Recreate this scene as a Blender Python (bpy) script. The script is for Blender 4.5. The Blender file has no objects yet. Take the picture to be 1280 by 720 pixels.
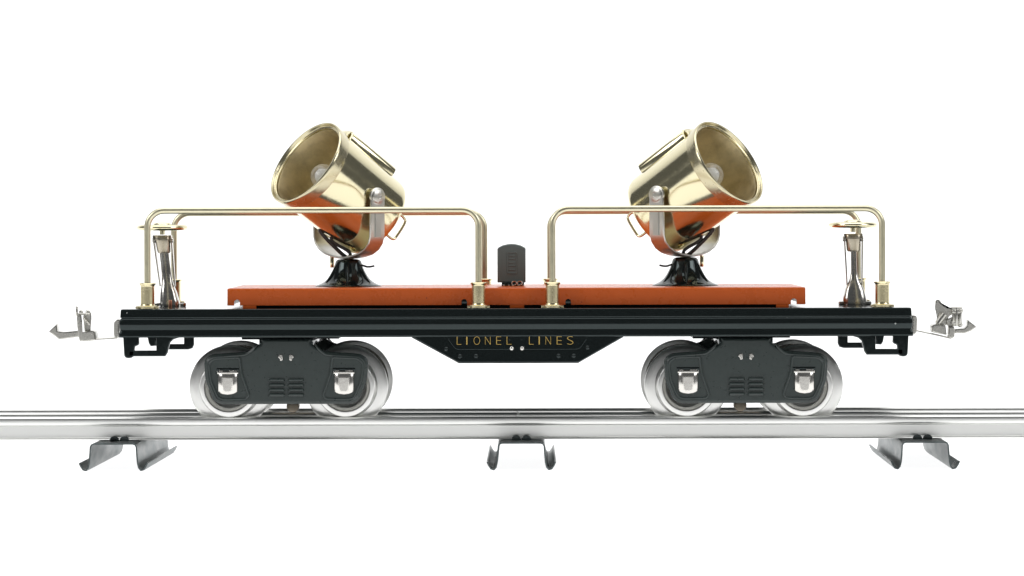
import bpy, bmesh, math
from mathutils import Vector, Matrix

# ------------------------------------------------------------------ scale and camera
MM = 0.00032            # one modelling unit in metres (the car body is 989 units = 0.316 m long)
FOC = 4200.0            # focal length / distance to the car's near side, in units
VX, VY = 662.0, 270.0   # where the optical axis stands on the near side of the car
GROUND = 586.8          # height reading of the table top
scene = bpy.context.scene

cam_data = bpy.data.cameras.new("camera")
cam = bpy.data.objects.new("camera", cam_data)
scene.collection.objects.link(cam)
scene.camera = cam
cam.location = ((VX - 640) * MM, -FOC * MM, (GROUND - VY) * MM)
cam.rotation_euler = (math.radians(90), math.radians(0.13), 0)
cam_data.sensor_width = 36.0
cam_data.lens = FOC / 1280.0 * 36.0
cam_data.shift_x = -(VX - 640) / 1280.0
cam_data.shift_y = -(360 - VY) / 1280.0
cam_data.clip_start = 0.02
cam_data.clip_end = 50

# ------------------------------------------------------------------ world, lamps, exposure
world = bpy.data.worlds.new("World")
scene.world = world
world.use_nodes = True
bg = world.node_tree.nodes["Background"]
bg.inputs[0].default_value = (0.95, 0.98, 1.0, 1)
bg.inputs[1].default_value = 0.11

def softbox(name, loc, target, sx, sy, radiance, col=(1, 1, 1)):
    l = bpy.data.lights.new(name, 'AREA')
    l.shape = 'RECTANGLE'; l.size = sx; l.size_y = sy
    l.energy = radiance * math.pi * sx * sy
    l.color = col
    o = bpy.data.objects.new(name, l)
    scene.collection.objects.link(o)
    o.location = loc
    o.rotation_euler = (Vector(target) - Vector(loc)).to_track_quat('-Z', 'Y').to_euler()
    return o

softbox("softbox_overhead", (0, 0.0, 1.0), (0, 0.0, 0), 1.3, 0.95, 2.2)
softbox("softbox_front_left", (-1.05, -0.62, 0.74), (0, 0, 0.06), 0.55, 0.55, 5.0)
softbox("softbox_front_right", (1.05, -0.62, 0.74), (0, 0, 0.06), 0.55, 0.55, 5.0)
softbox("added_streak_left", (-1.15, -0.22, 0.72), (0, 0, 0.08), 0.22, 0.6, 2.4)  # narrow lamp added to break up the dark band on the barrels
softbox("added_streak_right", (1.15, -0.22, 0.72), (0, 0, 0.08), 0.22, 0.6, 2.4)  # its twin, likewise added for a bright streak in the brass
softbox("added_lamp_below", (0, 0.35, -0.25), (0, 0.35, 0), 3.0, 2.4, 1.75)  # added under the table to whiten the floor and drown shadows
softbox("added_lamp_behind", (0, 2.1, 0.75), (0, 1.0, 0.75), 3.2, 2.2, 2.2)  # added behind the curved sheet to keep the background white

scene.view_settings.view_transform = 'Standard'
scene.view_settings.look = 'None'
scene.view_settings.exposure = 0
scene.view_settings.gamma = 1
scene.cycles.use_denoising = True
scene.cycles.max_bounces = 10
scene.cycles.glossy_bounces = 6
scene.cycles.sample_clamp_indirect = 6

# ------------------------------------------------------------------ materials
def material(name, col, rough=0.3, metal=0.0, coat=0.0, rough_var=0.0, col_var=0.0, var_scale=900.0,
             bump=0.0, bump_scale=2500.0, stretch=(1, 1, 1), spec=0.5, col2=None):
    m = bpy.data.materials.new(name)
    m.use_nodes = True
    nt = m.node_tree
    b = nt.nodes["Principled BSDF"]
    b.inputs["Base Color"].default_value = (*col, 1)
    b.inputs["Roughness"].default_value = rough
    b.inputs["Metallic"].default_value = metal
    b.inputs["Coat Weight"].default_value = coat
    b.inputs["Coat Roughness"].default_value = 0.05
    b.inputs["Specular IOR Level"].default_value = spec
    tc = nt.nodes.new("ShaderNodeTexCoord")
    mp = nt.nodes.new("ShaderNodeMapping")
    mp.inputs["Scale"].default_value = stretch
    nt.links.new(tc.outputs["Object"], mp.inputs["Vector"])
    if rough_var or col_var:
        n = nt.nodes.new("ShaderNodeTexNoise")
        n.inputs["Scale"].default_value = var_scale
        n.inputs["Detail"].default_value = 6
        n.inputs["Roughness"].default_value = 0.65
        nt.links.new(mp.outputs[0], n.inputs["Vector"])
        if rough_var:
            r = nt.nodes.new("ShaderNodeMapRange")
            r.inputs["From Min"].default_value = 0.3; r.inputs["From Max"].default_value = 0.7
            r.inputs["To Min"].default_value = max(0.02, rough - rough_var)
            r.inputs["To Max"].default_value = rough + rough_var
            nt.links.new(n.outputs["Fac"], r.inputs["Value"])
            nt.links.new(r.outputs[0], b.inputs["Roughness"])
        if col_var:
            x = nt.nodes.new("ShaderNodeValToRGB")
            c2 = col2 or tuple(c * (1 - col_var) for c in col)
            x.color_ramp.elements[0].position = 0.32; x.color_ramp.elements[0].color = (*c2, 1)
            x.color_ramp.elements[1].position = 0.62; x.color_ramp.elements[1].color = (*col, 1)
            nt.links.new(n.outputs["Fac"], x.inputs[0])
            nt.links.new(x.outputs[0], b.inputs["Base Color"])
    if bump:
        n2 = nt.nodes.new("ShaderNodeTexNoise")
        n2.inputs["Scale"].default_value = bump_scale
        n2.inputs["Detail"].default_value = 3
        nt.links.new(mp.outputs[0], n2.inputs["Vector"])
        bp = nt.nodes.new("ShaderNodeBump")
        bp.inputs["Strength"].default_value = bump
        bp.inputs["Distance"].default_value = 0.0001
        nt.links.new(n2.outputs["Fac"], bp.inputs["Height"])
        nt.links.new(bp.outputs[0], b.inputs["Normal"])
    return m

BLACK = material("black_enamel", (0.0055, 0.0075, 0.0075), 0.10, rough_var=0.04, var_scale=300, bump=0.05, bump_scale=260)
ORANGE = material("terracotta_enamel", (0.515, 0.094, 0.014), 0.28, rough_var=0.04, col_var=0.06, var_scale=120, bump=0.04, bump_scale=250, spec=0.32)
BRASS = material("brass_plate", (0.74, 0.68, 0.46), 0.13, 1.0, rough_var=0.03, var_scale=700, bump=0.05, bump_scale=500)
BRASSROUGH = material("brass_bright_tube", (0.70, 0.655, 0.47), 0.33, 1.0, rough_var=0.03, col_var=0.08, var_scale=400)
REFL = material("dull_brass_interior", (0.76, 0.66, 0.43), 0.46, 1.0, rough_var=0.1, col_var=0.35, var_scale=110, bump=0.15, bump_scale=1500)
NICKEL = material("nickel_plate", (0.72, 0.70, 0.66), 0.18, 1.0, rough_var=0.06, var_scale=900, bump=0.06, bump_scale=900)
WHEELM = material("turned_steel_wheel", (0.72, 0.72, 0.70), 0.32, 1.0, rough_var=0.02, var_scale=150)
WHEELBACK = material("dark_cast_wheel_back", (0.10, 0.10, 0.09), 0.45, 1.0, rough_var=0.06, var_scale=700)
GREEN = material("dark_green_satin_enamel", (0.026, 0.036, 0.034), 0.31, rough_var=0.06, col_var=0.12, var_scale=400, bump=0.12, bump_scale=2200)
TIN = material("tinplate_rail", (0.80, 0.805, 0.785), 0.30, 1.0, rough_var=0.025, col_var=0.04, var_scale=70, stretch=(0.12, 1, 1))
GALV = material("galvanised_sheet", (0.13, 0.152, 0.154), 0.36, 1.0, rough_var=0.10, col_var=0.65, var_scale=170, stretch=(1, 0.35, 1), bump=0.15, bump_scale=700)
GREYPL = material("charcoal_plastic", (0.085, 0.110, 0.105), 0.48, rough_var=0.05, var_scale=900, bump=0.15, bump_scale=3000)
GOLDINK = material("gold_lettering", (0.52, 0.35, 0.085), 0.45, col_var=0.15, var_scale=1500)
RUBBER = material("black_wire_insulation", (0.012, 0.012, 0.012), 0.4, rough_var=0.05)
PIVOT = material("satin_nickel_strap", (0.56, 0.55, 0.51), 0.33, 1.0, rough_var=0.05, var_scale=300)
COUPM = material("worn_nickel_coupler", (0.56, 0.55, 0.51), 0.27, 1.0, rough_var=0.03, col_var=0.06, var_scale=200)
STAND = material("nickel_stand", (0.58, 0.565, 0.53), 0.19, 1.0, rough_var=0.04, col_var=0.10, var_scale=350)
CUP = material("aged_brass_cup", (0.52, 0.47, 0.37), 0.30, 1.0, rough_var=0.06, col_var=0.2, var_scale=500)
CERAMIC = material("white_filament_mount", (0.8, 0.8, 0.77), 0.35, rough_var=0.05)
SOCK = material("turned_brass_socket", (0.74, 0.66, 0.42), 0.26, 1.0, rough_var=0.03, col_var=0.06, var_scale=300)
RIMB = material("brushed_brass_rim", (0.66, 0.60, 0.41), 0.24, 1.0, rough_var=0.05, col_var=0.10, var_scale=600)
ROLLER = material("oiled_steel", (0.24, 0.21, 0.17), 0.4, 1.0, rough_var=0.08, var_scale=400)
COPPER = material("copper_rivet", (0.55, 0.26, 0.17), 0.35, 1.0, rough_var=0.05)

def add_specks(m, col, scale, size, keep):
    """sparse dust specks and pinholes in the enamel"""
    nt = m.node_tree; b = nt.nodes["Principled BSDF"]
    tc = nt.nodes.new("ShaderNodeTexCoord"); v = nt.nodes.new("ShaderNodeTexVoronoi"); v.inputs["Scale"].default_value = scale
    nt.links.new(tc.outputs["Object"], v.inputs["Vector"])
    lt = nt.nodes.new("ShaderNodeMath"); lt.operation = 'LESS_THAN'; lt.inputs[1].default_value = size
    nt.links.new(v.outputs["Distance"], lt.inputs[0])
    sp = nt.nodes.new("ShaderNodeSeparateColor"); nt.links.new(v.outputs["Color"], sp.inputs[0])
    gt = nt.nodes.new("ShaderNodeMath"); gt.operation = 'GREATER_THAN'; gt.inputs[1].default_value = keep
    nt.links.new(sp.outputs[0], gt.inputs[0])
    mu = nt.nodes.new("ShaderNodeMath"); mu.operation = 'MULTIPLY'
    nt.links.new(lt.outputs[0], mu.inputs[0]); nt.links.new(gt.outputs[0], mu.inputs[1])
    mx = nt.nodes.new("ShaderNodeMix"); mx.data_type = 'RGBA'
    src = b.inputs["Base Color"]
    if src.is_linked: nt.links.new(src.links[0].from_socket, mx.inputs[6])
    else: mx.inputs[6].default_value = src.default_value
    mx.inputs[7].default_value = (*col, 1)
    nt.links.new(mu.outputs[0], mx.inputs[0]); nt.links.new(mx.outputs[2], src)
BLACK.node_tree.nodes["Principled BSDF"].inputs["Specular Tint"].default_value = (0.84, 1.0, 1.0, 1)
add_specks(BLACK, (0.30, 0.31, 0.30), 163, 0.055, 0.82)
add_specks(ORANGE, (0.30, 0.05, 0.012), 177, 0.06, 0.75)

def bulb_material():
    m = bpy.data.materials.new("frosted_bulb_glass"); m.use_nodes = True
    b = m.node_tree.nodes["Principled BSDF"]
    b.inputs["Base Color"].default_value = (0.93, 0.93, 0.90, 1)
    b.inputs["Roughness"].default_value = 0.06
    b.inputs["Transmission Weight"].default_value = 0.85
    b.inputs["IOR"].default_value = 1.45
    return m
BULB = bulb_material()

def table_material():
    m = bpy.data.materials.new("white_translucent_acrylic"); m.use_nodes = True
    nt = m.node_tree; nt.nodes.clear()
    out = nt.nodes.new("ShaderNodeOutputMaterial")
    mix = nt.nodes.new("ShaderNodeMixShader"); mix.inputs[0].default_value = 0.55
    d = nt.nodes.new("ShaderNodeBsdfDiffuse"); d.inputs[0].default_value = (0.93, 0.93, 0.93, 1)
    t = nt.nodes.new("ShaderNodeBsdfTranslucent"); t.inputs[0].default_value = (0.97, 0.97, 0.97, 1)
    n = nt.nodes.new("ShaderNodeTexNoise"); n.inputs["Scale"].default_value = 8
    r = nt.nodes.new("ShaderNodeMapRange"); r.inputs["To Min"].default_value = 0.52; r.inputs["To Max"].default_value = 0.58
    nt.links.new(n.outputs["Fac"], r.inputs["Value"]); nt.links.new(r.outputs[0], mix.inputs[0])
    nt.links.new(d.outputs[0], mix.inputs[1]); nt.links.new(t.outputs[0], mix.inputs[2])
    nt.links.new(mix.outputs[0], out.inputs[0])
    return m
TABLE = table_material()

# ------------------------------------------------------------------ geometry helpers (units; y reads downward)
def pt(x, y, d=0.0):
    return Vector((x - 640.0, d, GROUND - y))

def up(x, y, d):
    s = 1 + d / FOC
    return pt(VX + (x - VX) * s, VY + (y - VY) * s, d)

def ux(x, d): return VX + (x - VX) * (1 + d / FOC)
def uy(y, d): return VY + (y - VY) * (1 + d / FOC)

class MB:
    def __init__(self):
        self.bm = bmesh.new()

    def ring_stack(self, rings, cap0=True, cap1=True, closed=True):
        vr = [[self.bm.verts.new(p) for p in r] for r in rings]
        n = len(vr[0])
        for a, b in zip(vr[:-1], vr[1:]):
            for i in range(n if closed else n - 1):
                j = (i + 1) % n
                try: self.bm.faces.new((a[i], a[j], b[j], b[i]))
                except ValueError: pass
        if cap0: self.bm.faces.new(vr[0][::-1])
        if cap1: self.bm.faces.new(vr[-1])
        return vr

    def lathe(self, origin, axis, prof, n=64, close=False):
        """prof: (t along the axis, radius)"""
        axis = Vector(axis).normalized()
        a = axis.orthogonal().normalized(); b = axis.cross(a)
        prev = None; first = None
        for t, r in prof:
            c = Vector(origin) + axis * t
            if r < 1e-6:
                cur = [self.bm.verts.new(c)]
            else:
                cur = [self.bm.verts.new(c + (a * math.cos(k * 2 * math.pi / n) + b * math.sin(k * 2 * math.pi / n)) * r) for k in range(n)]
            if prev is not None: self._join(prev, cur, n)
            else: first = cur
            prev = cur
        if close: self._join(prev, first, n)

    def _join(self, p, c, n):
        if len(p) == 1 and len(c) == 1: return
        for i in range(n):
            j = (i + 1) % n
            if len(p) == 1: self.bm.faces.new((p[0], c[j], c[i]))
            elif len(c) == 1: self.bm.faces.new((p[i], p[j], c[0]))
            else: self.bm.faces.new((p[i], p[j], c[j], c[i]))

    def cyl(self, p0, p1, r0, r1=None, n=24, bev=0.0):
        p0 = Vector(p0); p1 = Vector(p1); r1 = r0 if r1 is None else r1
        L = (p1 - p0).length
        bv = min(bev, L / 3)
        if bv: prof = [(0, 0), (0, r0 - bv), (bv * .3, r0 - bv * .3), (bv, r0), (L - bv, r1), (L - bv * .3, r1 - bv * .3), (L, r1 - bv), (L, 0)]
        else: prof = [(0, 0), (0, r0), (L, r1), (L, 0)]
        self.lathe(p0, p1 - p0, prof, n)

    def tube(self, path, r, n=16, caps=True, closed=False, flat=None):
        """round (or flat = (half width, half thickness, width direction)) section swept along a path"""
        P = [Vector(p) for p in path]
        m = len(P)
        tang = []
        for i in range(m):
            if closed: t = P[(i + 1) % m] - P[i - 1]
            elif i == 0: t = P[1] - P[0]
            elif i == m - 1: t = P[-1] - P[-2]
            else: t = (P[i + 1] - P[i]).normalized() + (P[i] - P[i - 1]).normalized()
            tang.append(t.normalized())
        nrm = tang[0].orthogonal().normalized()
        rings = []
        for i in range(m):
            if i:
                q = tang[i - 1].rotation_difference(tang[i]); nrm = q @ nrm
            b = tang[i].cross(nrm)
            rr = r[i] if isinstance(r, (list, tuple)) else r
            rings.append([P[i] + (nrm * math.cos(k * 2 * math.pi / n) + b * math.sin(k * 2 * math.pi / n)) * rr for k in range(n)])
        if closed: rings.append(rings[0])
        self.ring_stack(rings, caps and not closed, caps and not closed)

    def strap(self, path, wdir, hw, ht):
        """flat strip: path of points, width direction, half width, half thickness (rounded long edges)"""
        P = [Vector(p) for p in path]; w = Vector(wdir).normalized(); m = len(P); rings = []
        for i in range(m):
            if i == 0: t = P[1] - P[0]
            elif i == m - 1: t = P[-1] - P[-2]
            else: t = (P[i + 1] - P[i]).normalized() + (P[i] - P[i - 1]).normalized()
            nn = t.normalized().cross(w).normalized()
            h = hw[i] if isinstance(hw, (list, tuple)) else hw
            e = ht * 0.6
            rings.append([P[i] + w * a + nn * c for a, c in ((h, -ht + e), (h, ht - e), (h - e, ht), (-h + e, ht), (-h, ht - e), (-h, -ht + e), (-h + e, -ht), (h - e, -ht))])
        self.ring_stack(rings)

    def prism(self, outline, d0, d1, bev=0.0, seg=2, back=False, tilt=0.0):
        """outline: (x, y) readings, extruded from depth d0 (front) to d1, with rounded rims"""
        P = []
        for x, y in outline:
            if not P or math.hypot(x - P[-1][0], y - P[-1][1]) > 1e-3: P.append((x, y))
        if math.hypot(P[0][0] - P[-1][0], P[0][1] - P[-1][1]) < 1e-3: P.pop()
        n = len(P)
        area = sum(P[i][0] * P[(i + 1) % n][1] - P[(i + 1) % n][0] * P[i][1] for i in range(n))
        sg = 1 if area > 0 else -1
        inw = []
        for i in range(n):
            a, p, b = P[i - 1], P[i], P[(i + 1) % n]
            u = Vector((p[0] - a[0], p[1] - a[1])).normalized(); v = Vector((b[0] - p[0], b[1] - p[1])).normalized()
            nu = Vector((-u.y, u.x)) * sg; nv = Vector((-v.y, v.x)) * sg
            m = (nu + nv)
            m = m.normalized() if m.length > 1e-6 else nu
            inw.append(m / max(0.45, m.dot(nu)))
        def ring(ins, d):
            return [pt(p[0] + q.x * ins, p[1] + q.y * ins, d - tilt * (p[1] + q.y * ins - 420)) for p, q in zip(P, inw)]
        rings = []
        bev = min(bev, abs(d1 - d0) * (0.45 if back else 0.9))
        if bev:
            rings.append(ring(bev + 0.35, d0))
            for k in range(seg + 1):
                t = math.pi / 2 * k / seg
                rings.append(ring(bev * (1 - math.sin(t)), d0 + bev * (1 - math.cos(t))))
        else: rings.append(ring(0, d0))
        if bev and back:
            for k in range(seg, -1, -1):
                t = math.pi / 2 * k / seg
                rings.append(ring(bev * (1 - math.sin(t)), d1 - bev * (1 - math.cos(t))))
            rings.append(ring(bev + 0.35, d1))
        else: rings.append(ring(0, d1))
        self.ring_stack(rings)

    def box(self, x0, x1, y0, y1, d0, d1, bev=0.0, seg=2):
        bm2 = bmesh.new()
        bmesh.ops.create_cube(bm2, size=1)
        a = pt(x0, y1, d0); b = pt(x1, y0, d1)
        for v in bm2.verts:
            v.co = Vector((a[k] + (v.co[k] + .5) * (b[k] - a[k]) for k in range(3)))
        if bev: bmesh.ops.bevel(bm2, geom=list(bm2.edges), offset=bev, segments=seg, profile=0.5, affect='EDGES', clamp_overlap=True)
        self.merge(bm2)

    def obox(self, c, ax, hx, ay, hy, az, hz, bev=0.0, seg=2):
        bm2 = bmesh.new()
        bmesh.ops.create_cube(bm2, size=2)
        c, ax, ay, az = (Vector(q) for q in (c, ax, ay, az))
        for v in bm2.verts:
            v.co = c + ax * (v.co.x * hx) + ay * (v.co.y * hy) + az * (v.co.z * hz)
        if bev: bmesh.ops.bevel(bm2, geom=list(bm2.edges), offset=bev, segments=seg, profile=0.5, affect='EDGES', clamp_overlap=True)
        self.merge(bm2)

    def ball(self, c, r, n=20, sc=(1, 1, 1)):
        bm2 = bmesh.new()
        bmesh.ops.create_uvsphere(bm2, u_segments=n, v_segments=n // 2 + 2, radius=r)
        for v in bm2.verts: v.co = Vector(c) + Vector((v.co.x * sc[0], v.co.y * sc[1], v.co.z * sc[2]))
        self.merge(bm2)

    def merge(self, bm2):
        me = bpy.data.meshes.new("tmp"); bm2.to_mesh(me); bm2.free()
        self.bm.from_mesh(me); bpy.data.meshes.remove(me)

    def rounded_ring(self, x0, x1, d0, d1, r, y, off, k=6):
        """closed plan loop of a rounded rectangle at height reading y, grown outward by off"""
        x0 -= off; x1 += off; d0 -= off; d1 += off; r = max(0.3, r + off)
        out = []
        for cx, cd, a0 in ((x1 - r, d1 - r, 0), (x0 + r, d1 - r, 90), (x0 + r, d0 + r, 180), (x1 - r, d0 + r, 270)):
            for i in range(k + 1):
                a = math.radians(a0 + 90 * i / k)
                out.append(pt(cx + r * math.cos(a), y, cd + r * math.sin(a)))
        return out

    def build(self, name, m, parent=None, smooth=True, angle=38):
        bm = self.bm
        bmesh.ops.remove_doubles(bm, verts=bm.verts, dist=1e-4)
        bmesh.ops.recalc_face_normals(bm, faces=bm.faces)
        base = Vector((0, 0, 0))
        root = parent
        while root is not None and root.parent is not None: root = root.parent
        off = Vector(root.location) if root is not None else base
        for v in bm.verts: v.co = v.co * MM - off
        for f in bm.faces: f.smooth = smooth
        lim = math.radians(angle)
        for e in bm.edges:
            if len(e.link_faces) == 2 and e.calc_face_angle(0) > lim: e.smooth = False
        me = bpy.data.meshes.new(name)
        bm.to_mesh(me); bm.free()
        me.materials.append(m)
        o = bpy.data.objects.new(name, me)
        scene.collection.objects.link(o)
        if parent is not None: o.parent = parent
        return o

def thing(name, label, cat, loc):
    o = bpy.data.objects.new(name, None)
    o.empty_display_size = 0.02
    scene.collection.objects.link(o)
    o.location = loc
    o["label"] = label; o["category"] = cat
    return o

def arc(cx, cy, r, a0, a1, k=8):
    return [(cx + r * math.cos(math.radians(a0 + (a1 - a0) * i / k)), cy + r * math.sin(math.radians(a0 + (a1 - a0) * i / k))) for i in range(k + 1)]

def round_poly(pts, rad, k=5):
    """round the corners of an (x, y) outline; rad is one radius or one per corner"""
    out = []; n = len(pts)
    for i in range(n):
        p = Vector((pts[i][0], pts[i][1])); a = Vector(pts[i - 1][:2]); b = Vector(pts[(i + 1) % n][:2])
        r = rad[i] if isinstance(rad, (list, tuple)) else rad
        if r <= 0: out.append((p.x, p.y)); continue
        u = (a - p); v = (b - p)
        L = min(r, u.length * .49, v.length * .49)
        s = p + u.normalized() * L; e = p + v.normalized() * L
        for j in range(k + 1):
            t = j / k
            q = s * (1 - t) ** 2 + p * 2 * t * (1 - t) + e * t ** 2
            out.append((q.x, q.y))
    return out

def smooth_path(pts, it=2):
    P = [Vector(p) for p in pts]
    for _ in range(it):
        Q = [P[0]]
        for a, b in zip(P[:-1], P[1:]):
            Q += [a * .75 + b * .25, a * .25 + b * .75]
        Q.append(P[-1]); P = Q
    return P

YC = 137.0      # depth of the car's centre line
# ------------------------------------------------------------------ the setting: white translucent shooting table, curved up behind
def make_backdrop():
    mb = MB()
    zone = []
    for d in (-2100, -1500, -1000, -500, 0, 500, 1000, 1500): zone.append((d, 0.0))
    R = 900.0
    for i in range(1, 17):
        a = math.radians(90 * i / 16)
        zone.append((1500 + R * math.sin(a), R - R * math.cos(a)))
    for h in (1500, 2500, 4500): zone.append((1500 + R, float(h)))
    rings = []
    for d, h in zone:
        rings.append([Vector((x, d, h)) for x in (-4500, -2500, -1200, 0, 1200, 2500, 4500)])
    mb.ring_stack(rings, False, False, closed=False)
    o = mb.build("backdrop", TABLE)
    o["kind"] = "structure"
    return o
make_backdrop()

# ------------------------------------------------------------------ the track
track = thing("toy_train_track", "straight three-rail tinplate toy track with three stamped steel ties, under the flatcar", "train track",
              (0.0, YC * MM, 0.0))
RAIL_D = (45.0, 137.0, 229.0)
RAIL_TOP = uy(519.9, 45.0)

def rail(dc, segs):
    mb = MB()
    yt = RAIL_TOP; hc = yt + 5.8
    sec = []
    for i in range(29):                                         # tube head, from lower left over the top to lower right
        a = math.radians(255 - 330 * i / 28)
        q = lambda v: math.copysign(abs(v) ** 0.5, v)
        sec.append((dc + 8.2 * q(math.cos(a)), hc - 5.8 * q(math.sin(a))))
    yb = uy(549.3, 30.0)
    sec += [(dc + 1.8, hc + 6.2), (dc + 1.8, hc + 7.2), (dc + 1.9, yb - 4.4), (dc + 1.9, yb - 3.0), (dc + 2.8, yb - 1.9), (dc + 4.2, yb - 1.7), (dc + 15, yb - 1.5), (dc + 15.6, yb - 1.0), (dc + 15.6, yb - .2),
            (dc - 15.6, yb - .2), (dc - 15.6, yb - 1.0), (dc - 15, yb - 1.5), (dc - 4.2, yb - 1.7), (dc - 2.8, yb - 1.9), (dc - 1.9, yb - 3.0), (dc - 1.9, yb - 4.4), (dc - 1.8, hc + 7.2), (dc - 1.8, hc + 6.2)]
    for x0, x1, sk in segs:
        mb.ring_stack([[pt(x0 + sk[0] * (d - dc), y, d) for d, y in sec], [pt(x1 + sk[1] * (d - dc), y, d) for d, y in sec]])
    return mb.build("rail", TIN, track)
rail(RAIL_D[0], [(-330, 1640, (0, 0))])
rail(RAIL_D[1], [(-330, 644.2, (0, -.25)), (646.4, 1640, (-.25, 0))])
rail(RAIL_D[2], [(-330, 1640, (0, 0))])

def tie(cx, lean):
    """lean: sideways run of the legs' rear end against the front one"""
    mb = MB()
    yt = uy(549.3, 30.0) + 1.3
    half = [(0, yt), (24, yt), (27.2, yt + 1.2), (28.6, yt + 4), (29.2, yt + 14), (30.2, yt + 25), (31.6, yt + 31.0), (34.2, yt + 34.2), (37.6, yt + 33.2), (40.4, yt + 29), (42.4, yt + 24.5)]
    low = max(y for _, y in half)
    half = [(x, y if y < yt + 6 else yt + (y - yt) * ((GROUND - 1.15 - yt) / (low - yt))) for x, y in half]
    path = [(-x, y) for x, y in half[::-1]] + half[1:]
    th = 0.95; a = []; b = []
    for i, p in enumerate(path):
        q0 = path[max(0, i - 1)]; q1 = path[min(len(path) - 1, i + 1)]
        tx, ty = q1[0] - q0[0], q1[1] - q0[1]; L = math.hypot(tx, ty)
        nx, ny = -ty / L * th, tx / L * th
        a.append((p[0] + nx, p[1] + ny)); b.append((p[0] - nx, p[1] - ny))
    sec = a + b[::-1]
    d0, d1 = -18.0, 292.0
    rings = []
    for d in (d0, d0 + 1.0, 60, 137, 214, d1 - 1.0, d1):
        sh = lean * (d - YC) / (d1 - d0)
        rings.append([pt(cx + x + sh, y, d) for x, y in sec])
    mb.ring_stack(rings)
    # clamp tabs bent up over the rail feet
    for dc in RAIL_D:
        for s in (-1, 1):
            d = dc + s * 17.2
            top = uy(549.3, 30.0)
            for tx in (-6.4, 6.4):
                o = [(cx + tx - 6, top + 1), (cx + tx - 5.6, top - 2.5), (cx + tx - 3.2, top - 4.8), (cx + tx, top - 5.6), (cx + tx + 3.2, top - 4.8), (cx + tx + 5.6, top - 2.5), (cx + tx + 6, top + 1)]
                mb.prism(o, d - 1, d + 1, .5)
    return mb.build("tie", GALV, track)
for cx, lean in ((143.0, 4.0), (651.0, 0.0), (1158.0, 4.0)):
    tie(ux(cx, -18), lean)

# ------------------------------------------------------------------ the car
car = thing("toy_flatcar", "orange and black toy flatcar with two brass searchlights and brass railings, standing on the rails", "toy train car",
            (0.0, YC * MM, (GROUND - RAIL_TOP) * MM))

# ---- frame (black enamel body with moulded sides)
X0, X1, DW = 149.6, 1139.8, 274.0
def make_frame():
    mb = MB()
    prof = [(385.4, -4.0), (385.4, -2.8), (385.7, -1.5), (386.4, -.85), (387.4, -.62), (388.2, -.56), (395.0, 0), (395.7, 0), (396.3, -.35), (396.5, -1.4), (396.9, -1.5), (398.3, .1), (398.9, .4), (399.8, .6),
            (401, .85), (403, 1.1), (405, 1.12), (407.4, .98), (409.6, .55), (411.0, .15), (411.8, .08), (412.8, .3), (414.2, .75), (415.2, 1.5), (415.8, 1.7), (419.6, 1.9), (420.4, 1.75), (421.0, 1.1), (421.1, -.6),
            (420.4, -1.6), (403, -3.0)]
    mb.ring_stack([mb.rounded_ring(X0, X1, 0, DW, 2.6, y, o) for y, o in prof])
    return mb.build("frame", BLACK, car, angle=30)
frame = make_frame()

def make_step(mirror, d0):
    mx = (lambda x: x) if not mirror else (lambda x: 1289.0 - x)
    mb = MB()
    d1 = d0 + 9
    post = round_poly([(153, 419), (172.6, 419), (173, 430.5), (167.6, 432), (166.6, 446.8), (154.4, 446.8)], [0, 0, 3, 2, 6, 5])
    if d0 < 100:                                                 # near side: post, bar and the bracket that runs up into the frame
        L = [(194.5, 419), (228, 419), (222, 421.6), (216, 423.4), (212, 427), (210, 433), (208.6, 440), (205.5, 444.6), (160, 444.6), (160, 437.2), (194.5, 437.2)]
        for o in (L, post): mb.prism([(mx(x), y) for x, y in o], d0, d1, 1.2, 3, back=True)
        mb.prism([(mx(x), y) for x, y in ((183, 419), (193.8, 419), (193.4, 431.6), (187, 432), (184.6, 428))], d0 + 4, d1 + 8, .8, 2)
    else:                                                        # far side: an open hook
        F = [(229.5, 417), (242, 417), (242, 430), (240, 434.4), (235, 436), (196, 436), (196, 429), (229.5, 429)]
        mb.prism([(ux(mx(x), d0), uy(y, d0)) for x, y in F], d0, d1, 1.2, 3, back=True)
    return mb.build("step", BLACK, frame)
for mir in (False, True):
    for d in (3.0, DW - 12.0): make_step(mir, d)

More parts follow.
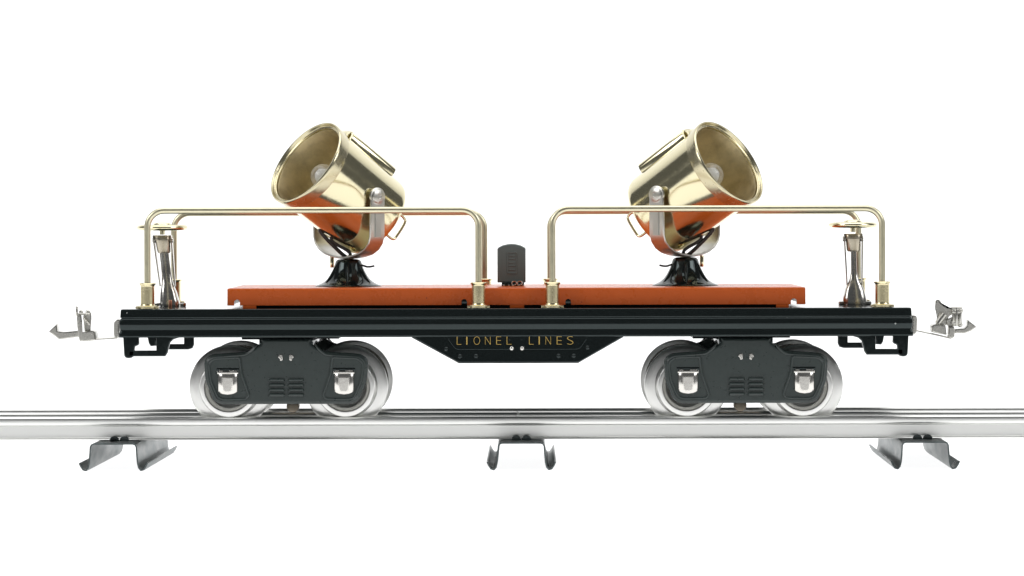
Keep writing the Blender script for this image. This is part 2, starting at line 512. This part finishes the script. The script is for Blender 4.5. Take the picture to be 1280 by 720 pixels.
# ---- platform (terracotta raised floor)
def make_platform():
    mb = MB()
    x0, x1, d0, d1 = ux(283.5, 28), ux(1007, 28), 28.0, 247.0
    Y = lambda y: uy(y, 28)
    prof = [(359.6, -5), (359.6, -2.6), (359.9, -1.0), (360.6, -.25), (361.7, 0), (362.6, 0), (380.4, 0), (381.0, 0), (381.2, -.4), (381.0, -2.6), (364, -3)]
    mb.ring_stack([mb.rounded_ring(x0, x1, d0, d1, 3.5, Y(y), o) for y, o in prof])
    o = mb.build("platform", ORANGE, car, angle=50)
    # arched slots cut into the lower edge of the skirt
    cut = MB()
    for x in (296, 580, 710, 992):
        X = ux(x, 28)
        out = [(X - 3.6, Y(384))] + [(X + 3.6 * math.cos(math.radians(a)), Y(377.2) - 3.6 * math.sin(math.radians(a))) for a in range(180, -1, -20)] + [(X + 3.6, Y(384))]
        cut.prism(out, 10, 265)
    c = cut.build("slot_cutter", ORANGE, car)
    md = o.modifiers.new("slots", 'BOOLEAN'); md.object = c; md.operation = 'DIFFERENCE'; md.solver = 'EXACT'
    bpy.context.view_layer.update()
    dg = bpy.context.evaluated_depsgraph_get()
    me = bpy.data.meshes.new_from_object(o.evaluated_get(dg))
    me.name = "platform"
    bm = bmesh.new(); bm.from_mesh(me)
    for f in bm.faces: f.smooth = True
    for e in bm.edges:
        e.smooth = not (len(e.link_faces) != 2 or e.calc_face_angle(0) > math.radians(35))
    bm.to_mesh(me); bm.free()
    o.modifiers.clear(); o.data = me
    bpy.data.objects.remove(c)
    for a, b in ((303, 320), (637, 655), (970, 986)):          # feet of the skirt, down to the deck
        f = MB(); f.box(ux(a, 28), ux(b, 28), Y(380.6), 385.5, 28.3, 31, .4); f.build("foot", ORANGE, o)
    f = MB(); f.box(ux(318, 28), ux(972, 28), Y(366), 385.5, 33.5, 242, .5); f.build("gap_darkener", BLACK, o)  # black block added so the gap under the platform looks dark
    return o
platform = make_platform()

# ---- brass railings
def make_railing(xl, xr, yt, d):
    mb = MB()
    R = 21.0
    path = [pt(xl, 383, d), pt(xl, yt + R, d)]
    path += [pt(x, y, d) for x, y in arc(xl + R, yt + R, R, 180, 270, 10)[1:]]
    path += [pt(x, y, d) for x, y in arc(xr - R, yt + R, R, 270, 360, 10)]
    path += [pt(xr, 383, d)]
    mb.tube(path, 4.1, 20)
    o = mb.build("railing", BRASSROUGH, car)
    for x in (xl, xr):
        s = MB()
        c = pt(x, 385.3, d)
        s.lathe(c, (0, 0, 1), [(0, 0), (0, 12.2), (.5, 12.9), (3.0, 12.9), (3.7, 12.0), (4.2, 9.4), (5.4, 8.9), (5.9, 8.8), (6.4, 8.8), (27.6, 8.8), (28.2, 8.8), (29.0, 8.95), (29.8, 9.4), (30.6, 10.3), (31.6, 10.5), (32.3, 9.9), (32.4, 4.2), (30, 4.0)], 40)
        s.obox(c + Vector((0, 0, 1.7)), (1, 0, 0), 14.2, (0, 1, 0), 7.5, (0, 0, 1), 1.6, .7)
        s.build("socket", SOCK, o)
    return o
DN, DF = 14.0, 258.0
make_railing(ux(184.2, DN), ux(598, DN), uy(262.2, DN), DN)
make_railing(ux(690.3, DN), ux(1102.5, DN), uy(261.2, DN), DN)
make_railing(ux(217.5, DF), ux(605.5, DF), uy(265.6, DF), DF)
make_railing(ux(687.5, DF), ux(1073.0, DF), uy(264.6, DF), DF)

# ---- searchlights
def make_searchlight(cx, cy, alpha, sgn):
    """sgn = -1: faces left, +1: faces right; alpha: lift of the barrel as seen from the front"""
    S = 1 + YC / FOC
    C = up(cx, cy, YC)
    ca = 0.855; sa = math.sqrt(1 - ca * ca)
    a = math.radians(alpha)
    A = Vector((sgn * ca * math.cos(a), -sa, ca * math.sin(a))).normalized()
    Z = Vector((0, 0, 1))
    N1 = (Z - A * Z.dot(A)).normalized()
    Pv = A.cross(Z).normalized()
    if Pv.y > 0: Pv = -Pv                       # horizontal pivot line, towards the viewer
    Q = Vector((A.x, A.y, 0)).normalized()
    def L(t, n=0, p=0): return C + (A * t + N1 * n + Pv * p) * S
    b = MB()
    b.lathe(C, A, [(t * S, r * S) for t, r in [(-49.5, 0), (-49.5, 18), (-49.1, 19.5), (-50.1, 21), (-50.2, 44), (-50, 49), (-49, 52), (-47.2, 53.9), (-44, 54.9), (-40, 55.1), (-36, 55.1), (0, 55.6), (40, 56.4), (63, 56.9), (72, 57.0), (72, 54.5), (63, 54.5), (0, 53.4), (-40, 53), (-46, 48), (-47, 0)]], 96)
    body = b.build("searchlight", BRASS, car, angle=40)
    r = MB()
    r.lathe(C, A, [(t * S, q * S) for t, q in [(61, 56.2), (61.2, 58.0), (61.7, 58.5), (62.4, 58.6), (74.0, 59.6), (76.2, 59.7), (77.6, 59.3), (78.3, 58.5), (78.2, 57.6), (77.2, 57.0), (75.2, 56.6), (74.2, 56.0), (74.0, 55.2), (74.3, 54.4), (73.8, 53.7), (72, 53.2), (70, 53.0), (70, 56.2)]], 96, close=True)
    r.build("rim", RIMB, body, angle=35)
    f = MB()
    f.lathe(C, A, [(t * S, q * S) for t, q in [(71.5, 52.9), (69, 52.2), (55, 51.2), (38, 49.2), (20, 45.5), (4, 40), (-8, 33.5), (-17, 26), (-23, 17), (-25, 10), (-26, 9), (-26, 0)]], 96)
    f.build("reflector", REFL, body, angle=60)
    g = MB()
    g.lathe(C, A, [(t * S, q * S) for t, q in [(-25, 0), (-25, 9), (24, 9), (25, 10), (27, 10), (27.4, 7.5), (27.4, 0)]], 32)
    sk = g.build("bulb_socket", BRASS, body)
    g = MB()
    g.lathe(C, A, [(t * S, q * S) for t, q in [(27.5, 0), (27.5, 7.0), (32, 7.4), (35, 9.0)] + [(46 - 15.5 * math.cos(math.radians(k)), 15.5 * math.sin(math.radians(k))) for k in range(44, 180, 8)] + [(61.5, 0)]], 40)
    g.build("bulb", BULB, body, angle=60)
    g = MB()
    g.lathe(C, A, [(t * S, q * S) for t, q in [(28, 0), (28, 3.2), (38, 2.4), (41, 5.2), (46, 7.4), (51, 5.2), (53.5, 0)]], 24)
    g.build("bulb_filament", CERAMIC, body, angle=60)
    # raised vent hood along the top of the barrel
    h = MB()
    hd = (N1 * 0.97 + Pv * 0.14).normalized(); side = A.cross(hd).normalized()
    def H(t, n, w): return C + (A * t + hd * n + side * w) * S
    rings = []
    for t in (-30.5, -30, 47.5, 48.5):
        ins = 0.7 if t in (-30.5, 48.5) else 0
        e = lambda v: math.copysign(abs(v) ** .62, v)
        sec = [(50, -13.4 + ins)] + [(53.5 + (12.6 - ins) * e(math.sin(k)), -(13.4 - ins) * e(math.cos(k))) for k in [math.pi * i / 16 for i in range(17)]] + [(50, 13.4 - ins)]
        rings.append([H(t, n, w) for n, w in sec])
    h.ring_stack(rings)
    h.tube([H(48.8, 50, -12.0), H(48.8, 61.2, -12.0), H(48.8, 65.0, -7.6), H(48.8, 65.0, 7.6), H(48.8, 61.2, 12.0), H(48.8, 50, 12.0)], 1.6 * S, 10)
    h.tube([H(50, 59, -8.5), H(50, 59, 8.5)], 5.4 * S, 16)
    h.build("vent_hood", BRASS, body, angle=45)
    # yoke
    y = MB()
    prof = [(61.5, 9), (61.8, 0), (61.4, -30), (60.6, -50), (57.5, -58), (50, -65), (38, -70.5), (22, -74), (8, -75.6)]
    full = prof + [(0, -75.9)] + [(-s, n) for s, n in prof[::-1]]
    hw = [6.5 * S, 10.5 * S] + [11 * S] * (len(prof) - 2) + [11 * S] + [11 * S] * (len(prof) - 2) + [10.5 * S, 6.5 * S]
    y.strap([C + (Pv * s + Z * n) * S for s, n in full], Q, hw, 1.5 * S)
    for s in (-1, 1):
        y.cyl(C + Pv * (s * 60.0) * S, C + Pv * (s * 63.2) * S, 11.2 * S, n=40, bev=.8)
        y.strap([C + (Pv * (s * 62.9) + Z * n) * S for n in (-16, -17.5, -48, -50)], Q, [2.2 * S, 4.6 * S, 4.6 * S, 4.6 * S], 1.5 * S)
    yo = y.build("yoke", PIVOT, body)
    for s in (-1, 1):
        w = MB()
        c0 = C + Pv * (s * 63.2) * S
        w.lathe(c0, Pv * s, [(0, 0), (0, 8.6 * S), (1.2, 8.7 * S), (2.2, 7.9 * S), (2.9, 5.6 * S), (3.1, 3.0 * S), (2.4, 2.4 * S), (2.4, 0)], 16)
        w.build("pivot_screw", PIVOT, body, angle=25)
        w = MB()
        w.cyl(C + Pv * (s * 52) * S, C + Pv * (s * 60.2) * S, 5.0 * S, n=20); w.build("pivot_pin", NICKEL, body)
    # wire handle at the back
    k = MB()
    corner = [L(-37, 7, 47), L(-48, 7, 47), L(-60, 6, 47), L(-63, 2, 47), L(-62, -20, 45), L(-60, -25, 45), L(-50, -25, 44), L(-38, -24, 44)]
    k.tube(smooth_path(corner, 2), 1.75 * S, 10)
    k.build("handle", BRASS, body)
    # pedestal
    p = MB()
    base = up(cx + sgn * -1.0, 357.6, YC)
    top = C.z - 77.6 * S - base.z
    prof = [(0, 0), (0, 41), (.7, 41.6), (1.6, 40.8), (3.2, 36.5), (6, 31.2), (10, 26.8), (15, 23.2), (20, 20.6), (26, 18.2), (31, 16.8), (34, 15.8), (36, 13.8), (36.8, 10), (37, 0)]
    sc = top / 37.0
    bb = Vector((C.x, C.y, base.z))
    p.lathe(bb, Z, [(t * sc * (1 if t > 2 else 1), q * S) for t, q in prof], 64)
    for ang in range(0, 360, 60):                                # pressed ribs round the bell
        u = Vector((math.cos(math.radians(ang + 30)), math.sin(math.radians(ang + 30)), 0))
        p.tube([bb + Z * (t * sc) + u * (q * S) for t, q in ((5, 31.8), (10, 26.4), (15, 22.8), (20, 20.2), (26, 17.8), (30, 16.4))], [1.0, 2.4, 2.8, 2.6, 2.0, .8], 10)
    pd = p.build("pedestal", BLACK, body, angle=60)
    n = MB()
    n.cyl(C - Z * 78.2 * S, C - Z * 73.5 * S, 7 * S, n=6, bev=.8); n.build("yoke_nut", BRASS, body)
    n = MB()
    e = up(cx + sgn * 20.5, 334, YC + 30)
    n.cyl(e, e + Z * 15, 2.7, n=16, bev=.6); n.build("stop_pin", BRASS, body)
    # lamp lead: from the underside of the barrel into the pedestal, its cut end poking out behind
    wr = MB()
    wr.tube(smooth_path([L(10, -53, -8), L(6, -57, -10), C + Vector((sgn * 10, -6, -70 * S)), C + Vector((sgn * 2, -2, -76 * S))], 2), 2.5, 10)
    wr.tube(smooth_path([L(-8, -54, -4), L(-12, -59, -6), C + Vector((sgn * -4, -9, -69 * S)), C + Vector((-sgn * 1, -4, -76 * S))], 2), 2.2, 10)
    wr.tube(smooth_path([bb + Vector((-sgn * 15, -6, 28)), bb + Vector((-sgn * 20, -8, 27)), bb + Vector((-sgn * 24, -10, 25.4)), bb + Vector((-sgn * 29, -12, 25.6)), bb + Vector((-sgn * 34, -12, 26.8))], 2), 1.3, 10)
    wr.build("lamp_lead", RUBBER, body)
    return body
make_searchlight(435.5, 245.5, 40.0, -1)
make_searchlight(856.5, 244.0, 37.5, 1)

# ---- switch lever between the lights
def make_lever():
    d = YC; S = 1 + d / FOC
    mb = MB()
    out = [(621.6, 353), (621.6, 311), (623, 309.2), (628, 306.6), (634, 305.1), (639.3, 304.7), (644.5, 305.1), (650.5, 306.6), (655.6, 309.2), (657, 311), (657, 353)]
    mb.prism([(ux(x, d), uy(y, d)) for x, y in out], d - 9, d + 9, 1.8, 3, back=True)
    # raised border with raised bars on the front
    fr = [(634, 315.5), (646, 315.5), (646, 341.5), (634, 341.5)]
    q = [up(x, y, d - 9.1) for x, y in round_poly(fr, 2, 3)]
    mb.tube(q, .8, 8, closed=True)
    for y in (319.5, 323.5, 328, 332.5, 337):
        mb.tube([up(636.2, y, d - 9.0), up(643.8, y, d - 9.0)], .75, 8)
    o = mb.build("switch_lever", GREYPL, car)
    b = MB()
    b.box(ux(627, d), ux(655, d), uy(352.5, d), uy(357.8, d), d - 14, d + 14, .8)
    b.build("switch_base", BLACK, o)
    b = MB()
    for x in (642.5, 649.5):
        b.tube([up(x + 3.0 * math.cos(k), 353.8 + 2.5 * math.sin(k), d - 16) for k in [i * math.pi / 6 for i in range(12)]], .8, 8, closed=True)
    for x in (630, 636, 641, 648, 654): b.box(ux(x - 1.1, d), ux(x + 1.1, d), uy(355, d), uy(358.0, d), d - 17.5, d - 14, .3)
    b.build("terminal", NICKEL, o)
    return o
make_lever()

# ---- brake stands with hand wheels
def make_brake(xw, xb, yw, hwid):
    d = YC; S = 1 + d / FOC
    Z = Vector((0, 0, 1))
    foot = up(xb, 382.3, d); foot.z = GROUND - 385.4
    head = up(xw, 293, d)
    def M(f, dx=0, dd=0):
        p = foot.lerp(head, f); return p + Vector((dx, dd, 0))
    mb = MB()
    rings = []
    lw, fl = (6.0, 0.72) if xw < 640 else (3.7, 0.88)
    for f, w, t in ((0, 17.5 * fl, 13), (.03, 18.2 * fl, 13.4), (.10, 17 * fl, 12.6), (.20, 14.6 * fl, 11), (.27, 11.8 * fl, 9.5), (.33, max(lw + 1.4, 8.2 * fl), 7.4), (.38, max(lw + .8, 6.4 * fl), 6), (.46, lw + .4, 5), (.6, lw, 4.6), (.76, lw, 4.6)):
        c = M(f)
        rings.append([c + Vector((w * math.copysign(abs(math.cos(k)) ** .6, math.cos(k)), t * math.copysign(abs(math.sin(k)) ** .6, math.sin(k)), 0)) for k in [i * 2 * math.pi / 28 for i in range(28)]])
    mb.ring_stack(rings)
    for s in (-1, 1):
        mb.strap([M(1.0, s * 11), M(.9, s * 11.4), M(.5, s * 10.2, -3), M(.28, s * 9.6, -4)], (0, 1, 0), [7, 7, 4.5, 2.5], .9)
        mb.cyl(M(.93, s * 9), M(.93, s * 13.5), 3.4, n=16, bev=.7)
    for s in (-1, 1):
        mb.cyl(Vector((foot.x + s * 17, foot.y - 5, foot.z)), Vector((foot.x + s * 17, foot.y - 5, foot.z + 4.5)), 4.2, n=6, bev=.8)
    o = mb.build("brake_stand", STAND, car)
    q = MB(); rings = []
    for f, w, t in ((.745, 3, 3), (.75, 7.6, 7.2), (.77, 8.4, 8), (.93, 9.6, 9), (.935, 10.6, 9.8), (.985, 10.8, 9.8), (1.0, 9.9, 9)):
        c = M(f)
        rings.append([c + Vector((w * math.copysign(abs(math.cos(k)) ** .6, math.cos(k)), t * math.copysign(abs(math.sin(k)) ** .6, math.sin(k)), 0)) for k in [i * 2 * math.pi / 28 for i in range(28)]])
    q.ring_stack(rings); q.build("hub_cup", CUP, o)
    if xw < 640: r = MB(); c = up(xw + (2 if xw < 640 else -3), 384, d - 40); c.z = foot.z
    if xw < 640: r.cyl(c + Vector((8, 0, 0)), c + Vector((8, 0, 9)), 2.2, n=14, bev=.5); r.build("rivet", COPPER, o)
    w = MB()
    wc = up(xw, yw, d)
    R = hwid * S
    w.lathe(wc, Z, [(3.7 * math.sin(k), R - 4.8 + 4.8 * math.cos(k)) for k in [i * 2 * math.pi / 16 for i in range(16)]], 56, close=True)
    w.lathe(wc, Z, [(-9, 0), (-9, 3.4), (-4, 3.6), (-2, 9), (0, 12.5), (3, 12.5), (5.6, 11), (7.0, 6), (7.0, 0)], 32)
    for k in range(4):
        u = Vector((math.cos(k * math.pi / 2 + .5), math.sin(k * math.pi / 2 + .5), 0))
        w.strap([wc + u * 9, wc + u * (R - 4)], Z.cross(u), 4.5, 2.4)
    w.build("hand_wheel", BRASS, o, angle=50)
    return o
make_brake(202.8, 212.5, 283.6, 32.0)
make_brake(1066.0, 1068.0, 282.2, 30.3)

# ---- name board
def make_board():
    mb = MB()
    out = round_poly([(514, 419.5), (779, 419.5), (723, 452.9), (572.5, 452.9)], [0, 0, 5, 5], 4)
    mb.prism(out, -0.6, 5.5, .8, 2, tilt=.08)
    # folded lower lip
    mb.tube([pt(515, 420.4, 2.0), pt(573.6, 452.4, -.6), pt(721.8, 452.4, -.6), pt(778, 420.4, 2.0)], 1.6, 10)
    o = mb.build("name_board", BLACK, car)
    e = MB()                                                     # embossed lettering field, in two halves
    for xs in (((558, 421.5), (637, 421.5), (639, 437), (569, 437)), ((651, 421.5), (735, 421.5), (724, 437), (650, 437))):
        e.prism(round_poly(list(xs), 5, 4), -1.3, .5, .6, 3, tilt=.08)
    e.build("embossed_field", BLACK, o, angle=60)
    for x in (639.2, 652.2):
        r = MB(); r.ball(pt(x, 435.4, -2.2), 2.4, 14, (1, .5, 1.1)); r.build("rivet", NICKEL, o)
    for x, y in ((557.4, 436.2), (574.6, 445.4), (594.6, 445.2), (697.8, 445), (716.8, 445), (734, 434.8)):
        r = MB(); r.lathe(pt(x, y, -.5 - .08 * (y - 420)), (0, -1, 0), [(0, 2.9), (.6, 2.9), (1.5, 2.0), (1.9, .8), (1.6, 0)], 8)
        r.build("rivet", BLACK, o, angle=20)
    # lettering
    spots = [("L", 570.7, 576.2), ("I", 582.6, 583.9), ("O", 591.8, 599.6), ("N", 606, 612.8), ("E", 620, 626.2), ("L", 633, 639),
             ("L", 661, 666.8), ("I", 673, 674.3), ("N", 681.6, 688.2), ("E", 695.6, 701.9), ("S", 708.2, 716.2)]
    bm = bmesh.new()
    for ch, a, b in spots:
        cu = bpy.data.curves.new("glyph", 'FONT'); cu.body = ch; cu.size = 10; cu.extrude = 0.15; cu.resolution_u = 6; cu.offset = -0.28
        to = bpy.data.objects.new("glyph", cu); scene.collection.objects.link(to)
        bpy.context.view_layer.update()
        me = bpy.data.meshes.new_from_object(to.evaluated_get(bpy.context.evaluated_depsgraph_get()))
        bpy.data.objects.remove(to); bpy.data.curves.remove(cu)
        xs = [v.co.x for v in me.vertices]; ys = [v.co.y for v in me.vertices]
        mnx, mxx, mny, mxy = min(xs), max(xs), min(ys), max(ys)
        ex = .15 if ch in "OS" else 0
        for v in me.vertices:
            X = a + (v.co.x - mnx) / (mxx - mnx) * (b - a)
            Y = (430.5 + ex) - (v.co.y - mny) / (mxy - mny) * (9.9 + 2 * ex)
            v.co = pt(X, Y, -1.45 - .08 * (Y - 420) - v.co.z)
        bm.from_mesh(me); bpy.data.meshes.remove(me)
    t = MB(); t.bm.free(); t.bm = bm
    t.build("lettering", GOLDINK, o, smooth=False)
    return o
make_board()

# ---- trucks
def make_truck(cx, cyo):
    """cx: centre of the truck; wheels, side frames, journal boxes"""
    W = ux(cx, 45)
    axle_y = RAIL_TOP - 37.4
    mb = MB()                                                    # bolster and side-frame bridge
    mb.box(W - 34, W + 34, 422, 434, 14, 260, 1.5)
    mb.box(W - 20, W + 20, 432, 470, 40, 234, 1.5)
    mb.cyl(pt(W, 424, YC), pt(W, 404, YC), 22, n=32)
    for x, s in ((W + 78, 1), (W - 78, -1)):
        mb.box(W + s * 30, W + s * 62, 424, 426.5, YC - 40, YC + 40, .8)
    o = mb.build("truck", BLACK, car)
    # wheels: flange inside, tread outside
    for ax in (-73.4, 73.4):
        x = W + ax
        a = MB(); a.cyl(pt(x, axle_y, 20), pt(x, axle_y, 254), 5, n=16); a.build("axle", NICKEL, o)
        for near in (True, False):
            w = MB(); s = 1 if near else -1
            fd = 60.0 if near else 2 * YC - 60.0
            c = pt(x, axle_y, fd)
            out = Vector((0, -s, 0))
            w.lathe(c, out, [(-2, 9), (-2, 44), (-1.6, 50), (-.8, 52.0), (.6, 52.6), (2.2, 52.2), (3.6, 49.8), (4.6, 44), (5.4, 39.4), (7, 38.2), (28.5, 37.2), (30.2, 36.4), (31.0, 35.0),
                             (31.0, 31.2), (30.2, 30.0), (24, 28.8), (20, 26.5), (18, 22), (18, 12), (24, 10.5), (24, 5)], 96)
            w.build("wheel", WHEELM, o, angle=32)
            k = MB()
            k.lathe(c, out, [(-2.3, 5), (-2.3, 46.5), (-2.6, 46.5), (-2.6, 5)], 64, close=True)
            k.build("wheel_back", WHEELBACK, o)
    # side frames
    def frame_outline(c):
        P = [(c - 31.5, 423.5), (c - 31, 428.6), (c - 38, 434), (c - 50, 439.2), (c - 94, 442.2), (c - 103.6, 450), (c - 101.6, 476), (c - 91, 501), (c - 83, 505.2),
             (c + 83, 505.2), (c + 91, 501), (c + 101.6, 476), (c + 103.6, 450), (c + 94, 442.2), (c + 50, 439.2), (c + 38, 434), (c + 31, 428.6), (c + 31.5, 423.5)]
        R = [0, 4, 5, 9, 9, 9, 6, 8, 5, 5, 8, 6, 9, 9, 9, 5, 4, 0]
        return round_poly(P, R, 5)
    for near in (True, False):
        d0 = 12.0 if near else 2 * YC - 12.0
        s = 1 if near else -1
        c = cx if near else None
        WX = W
        o2 = MB()
        o2.prism(frame_outline(WX), min(d0, d0 + s * 8), max(d0, d0 + s * 8), 3.4, 5, back=True)
        P = [(WX - 36, 429.5), (WX - 41, 436.5), (WX - 50, 443.4), (WX - 92, 446.4), (WX - 99, 451.4), (WX - 97, 475), (WX - 87.6, 498), (WX - 80, 501)]
        for m in (-1, 1):                                        # rolled edge of the pressing
            q = round_poly([(WX + (x - WX) * m, y) for x, y in P], [0, 3, 5, 6, 6, 5, 5, 0], 4)
            o2.tube([pt(x, y, d0 - s * .1) for x, y in q], [.3, 1.5] + [1.7] * (len(q) - 4) + [1.5, .3], 8)
        for m in (-1, 1):                                        # raised pedestal fields round the journal boxes
            fld = [(WX + m * 58, 446.6), (WX + m * 90, 448), (WX + m * 97, 454), (WX + m * 94, 476), (WX + m * 85, 497), (WX + m * 78, 499), (WX + m * 50, 498.6), (WX + m * 46.6, 493), (WX + m * 56, 466)]
            if m < 0: fld = fld[::-1]
            pts = [pt(x, y, d0 - s * .6) for x, y in round_poly(fld, 3, 3)]
            o2.tube(pts, 1.6, 8, closed=True)
            o2.prism(round_poly(fld, 3, 3), min(d0 - s * .7, d0 + s), max(d0 - s * .7, d0 + s), .4)
        for cxx in (-11.6, 12.4):                                # louvres
            for k in range(4):
                yy = 474.8 + 6.2 * k
                o2.tube([pt(WX + cxx - 9.4, yy + .6, d0 + s * .3), pt(WX + cxx - 8.0, yy, d0 - s * 1.8), pt(WX + cxx + 8.0, yy, d0 - s * 1.8), pt(WX + cxx + 9.4, yy + .6, d0 + s * .3)], [1.2, 2.0, 2.0, 1.2], 10)
        o2.build("side_frame", GREEN, o, angle=30)
        for m in (-1, 1):                                        # nickel tabs in the window of the frame
            tb = MB()
            tb.prism(round_poly([(WX + m * 4.2, 443), (WX + m * 8, 442.8), (WX + m * 10.2, 446), (WX + m * 7.6, 448.4), (WX + m * 7.2, 451), (WX + m * 4.2, 450)][::(1 if m > 0 else -1)], 1, 3), min(d0 - s * 1.6, d0 + s), max(d0 - s * 1.6, d0 + s), .6)
            tb.build("rivet_tab", NICKEL, o)
            jx = WX + m * 72.8
            jb = MB()
            D = lambda q: d0 - s * q
            # bowed body, round-bottomed, standing out of the frame
            xs = [-12.8, -11.6, -9.6, -6, 0, 6, 9.6, 11.6, 12.8]
            dep = [1.0, 4.6, 6.2, 7.4, 7.8, 7.4, 6.2, 4.6, 1.0]
            bot = [488, 490, 491.6, 493, 493.8, 493, 491.6, 490, 488]
            rows = []
            for fy in (0, .04, .2, .55, .85, .96, 1.0):
                row = []
                for x, q, bt in zip(xs, dep, bot):
                    yy = 466 + (bt - 466) * fy
                    kx = 1.0 if fy > .1 else .98
                    qq = q * (0.55 if fy == 0 else 0.8 if fy < .1 else 1.0 if fy < .9 else .8 if fy < .99 else .35)
                    row.append(pt(jx + x * kx, yy, D(qq)))
                row = row + [pt(jx + 12.8, 466 + (488 - 466) * fy, D(-1)), pt(jx - 12.8, 466 + (488 - 466) * fy, D(-1))]
                rows.append(row)
            jb.ring_stack(rows)
            face = [(jx - 7.4, 471), (jx + 7.4, 471), (jx + 5.8, 487.5), (jx + 3, 489.6), (jx - 3, 489.6), (jx - 5.8, 487.5)]
            jb.prism(face, min(D(8.4), D(6)), max(D(8.4), D(6)), .7, 2, back=True)
            jb.box(jx - 13.2, jx + 13.2, 463.8, 467.2, min(D(5), D(-1)), max(D(5), D(-1)), .9)
            for tx in (-8.5, 4.5, 9): jb.box(jx + tx - 2.4, jx + tx + 2.4, 462.2, 465, min(D(3.4), D(-1)), max(D(3.4), D(-1)), .6)
            jb.build("journal_box", NICKEL, o, angle=28)
            sl = MB()
            sl.box(jx - 14.2, jx + 14.2, 459.6, 463.6, min(D(1.0), D(-1)), max(D(1.0), D(-1)), .5)
            sl.build("spring_slot", BLACK, o)
    # collector shoe on the centre rail
    pk = MB()
    pk.cyl(pt(W, RAIL_TOP - 8.1, YC - 12), pt(W, RAIL_TOP - 8.1, YC + 12), 8.0, n=28, bev=1.5)
    pk.strap([pt(W - 26, 500, YC), pt(W - 12, 506, YC), pt(W, RAIL_TOP - 17, YC), pt(W + 12, 506, YC), pt(W + 26, 500, YC)], (0, 1, 0), 16, 1.2)
    pk.build("collector_roller", ROLLER, o)
    return o
make_truck(359.5, 0)
make_truck(930.0, 0)

# ---- couplers
def make_coupler(left):
    D = YC; S = 1 + D / FOC
    U = lambda x, y, dd=0: up(x, y, D) + Vector((0, dd, 0))
    def poly(mb, pts, d0, d1, bev=.8, rad=0):
        o = [(ux(x, D), uy(y, D)) for x, y in pts]
        if rad: o = round_poly(o, rad, 3)
        mb.prism(o, D + d0, D + d1, bev, 2, back=True)
    mb = MB()
    # drawbar: flat bar out of the frame end, with an upright tab against the frame
    if left:
        mb.strap([U(170, 417), U(150, 419), U(144, 421), U(120, 422.4), U(101, 423.8)], (0, 1, 0), 14, 1.0)
        poly(mb, [(144.6, 401), (149, 397), (152, 398), (150.5, 410), (149.4, 421), (146, 422.5), (144.4, 417)], -22, 22, 1.0, 2)
    else:
        mb.strap([U(1116, 410), U(1138, 412.6), U(1152, 415.6), U(1170, 419.6), U(1187, 423.6)], (0, 1, 0), 12, 1.0)
        poly(mb, [(1138, 394.5), (1143, 395), (1144, 400), (1143.4, 416), (1140, 419), (1138, 417)], -22, 22, 1.0, 2)
    o = mb.build("coupler", COUPM, car)
    h = MB(); l = MB(); b = MB()
    if left:
        poly(h, [(61.6, 412.8), (71.8, 403.2), (72.6, 412.4), (80, 413.4), (99, 411.8), (100, 419.6), (74.8, 423.0), (68, 417.6)], -9, 9, 1.2)
        poly(b, [(103.5, 413.5), (117.5, 411.4), (119.5, 412.6), (122, 423.6), (106, 425.4), (102.6, 424)], -15, 15, 1.4, 1.5)
        poly(l, [(97.5, 393), (103, 391.5), (104, 400), (105, 424), (101, 424.6), (99.2, 418), (97.8, 404)], -15, -11, .9, 1)
        poly(l, [(103, 394), (107, 388.6), (113, 389.2), (113.4, 396), (112.4, 412.6), (105, 413.6)], 2, 8, .9, 1.5)
        l.tube([U(104.4, 396, -6), U(112, 405, -4)], 1.3, 10)
        l.cyl(U(97.4, 393, -13), U(97.4, 382, -13), 1.4, n=12, bev=.4)
        l.ball(U(97.4, 382.6, -13), 1.7, 12)
        l.cyl(U(96, 391, -13), U(113, 391, -6), 1.5, n=12, bev=.4)
        l.ball(U(102, 388.6, -8), 2.8, 14); l.ball(U(109.4, 389, 0), 3.2, 14)
    else:
        poly(h, [(1219.4, 409.6), (1208.2, 400.4), (1207.8, 407.6), (1204, 411.4), (1193, 412.2), (1192.6, 417.6), (1204, 418), (1212.5, 414.8)], -9, 9, 1.2)
        poly(b, [(1162.6, 408), (1166, 406), (1180, 407.4), (1181.4, 419.6), (1163.4, 416)], -15, 15, 1.4, 1.5)
        poly(b, [(1184.4, 409.6), (1191, 409), (1191.4, 422), (1187, 424.4), (1184, 422)], -14, 6, 1.0, 1)
        poly(l, [(1169.4, 377.4), (1171.5, 375.4), (1174.6, 376), (1179, 382.2), (1184.6, 385.8), (1191, 385.6), (1191, 394), (1186, 397), (1183.6, 408), (1169.4, 407.6), (1171.4, 398), (1169, 386)], 2, 7, 1.0, 1.5)
        l.tube([U(1170.6, 405.5, -7), U(1179.6, 394, -5)], 4.0, 14)
        for x, r in ((1190.8, 1.8), (1194.6, 2.6), (1199, 2.2)):
            l.cyl(U(x, 386, -6), U(x, 408.5, -6), r, n=14, bev=.6)
        for y in (386.6, 391, 405):
            l.cyl(U(1188.6, y, -6), U(1201.6, y, -6), 2.4, n=14, bev=.8)
        l.ball(U(1200.4, 389.4, -7), 2.8, 14); l.ball(U(1199, 407, -7), 3.2, 14)
        poly(l, [(1182, 401), (1190, 397), (1192, 409), (1185, 412)], -4, 2, .8, 1)
    h.build("hook", COUPM, o); b.build("hook_saddle", COUPM, o); l.build("latch", COUPM, o)
    return o
make_coupler(True)
make_coupler(False)
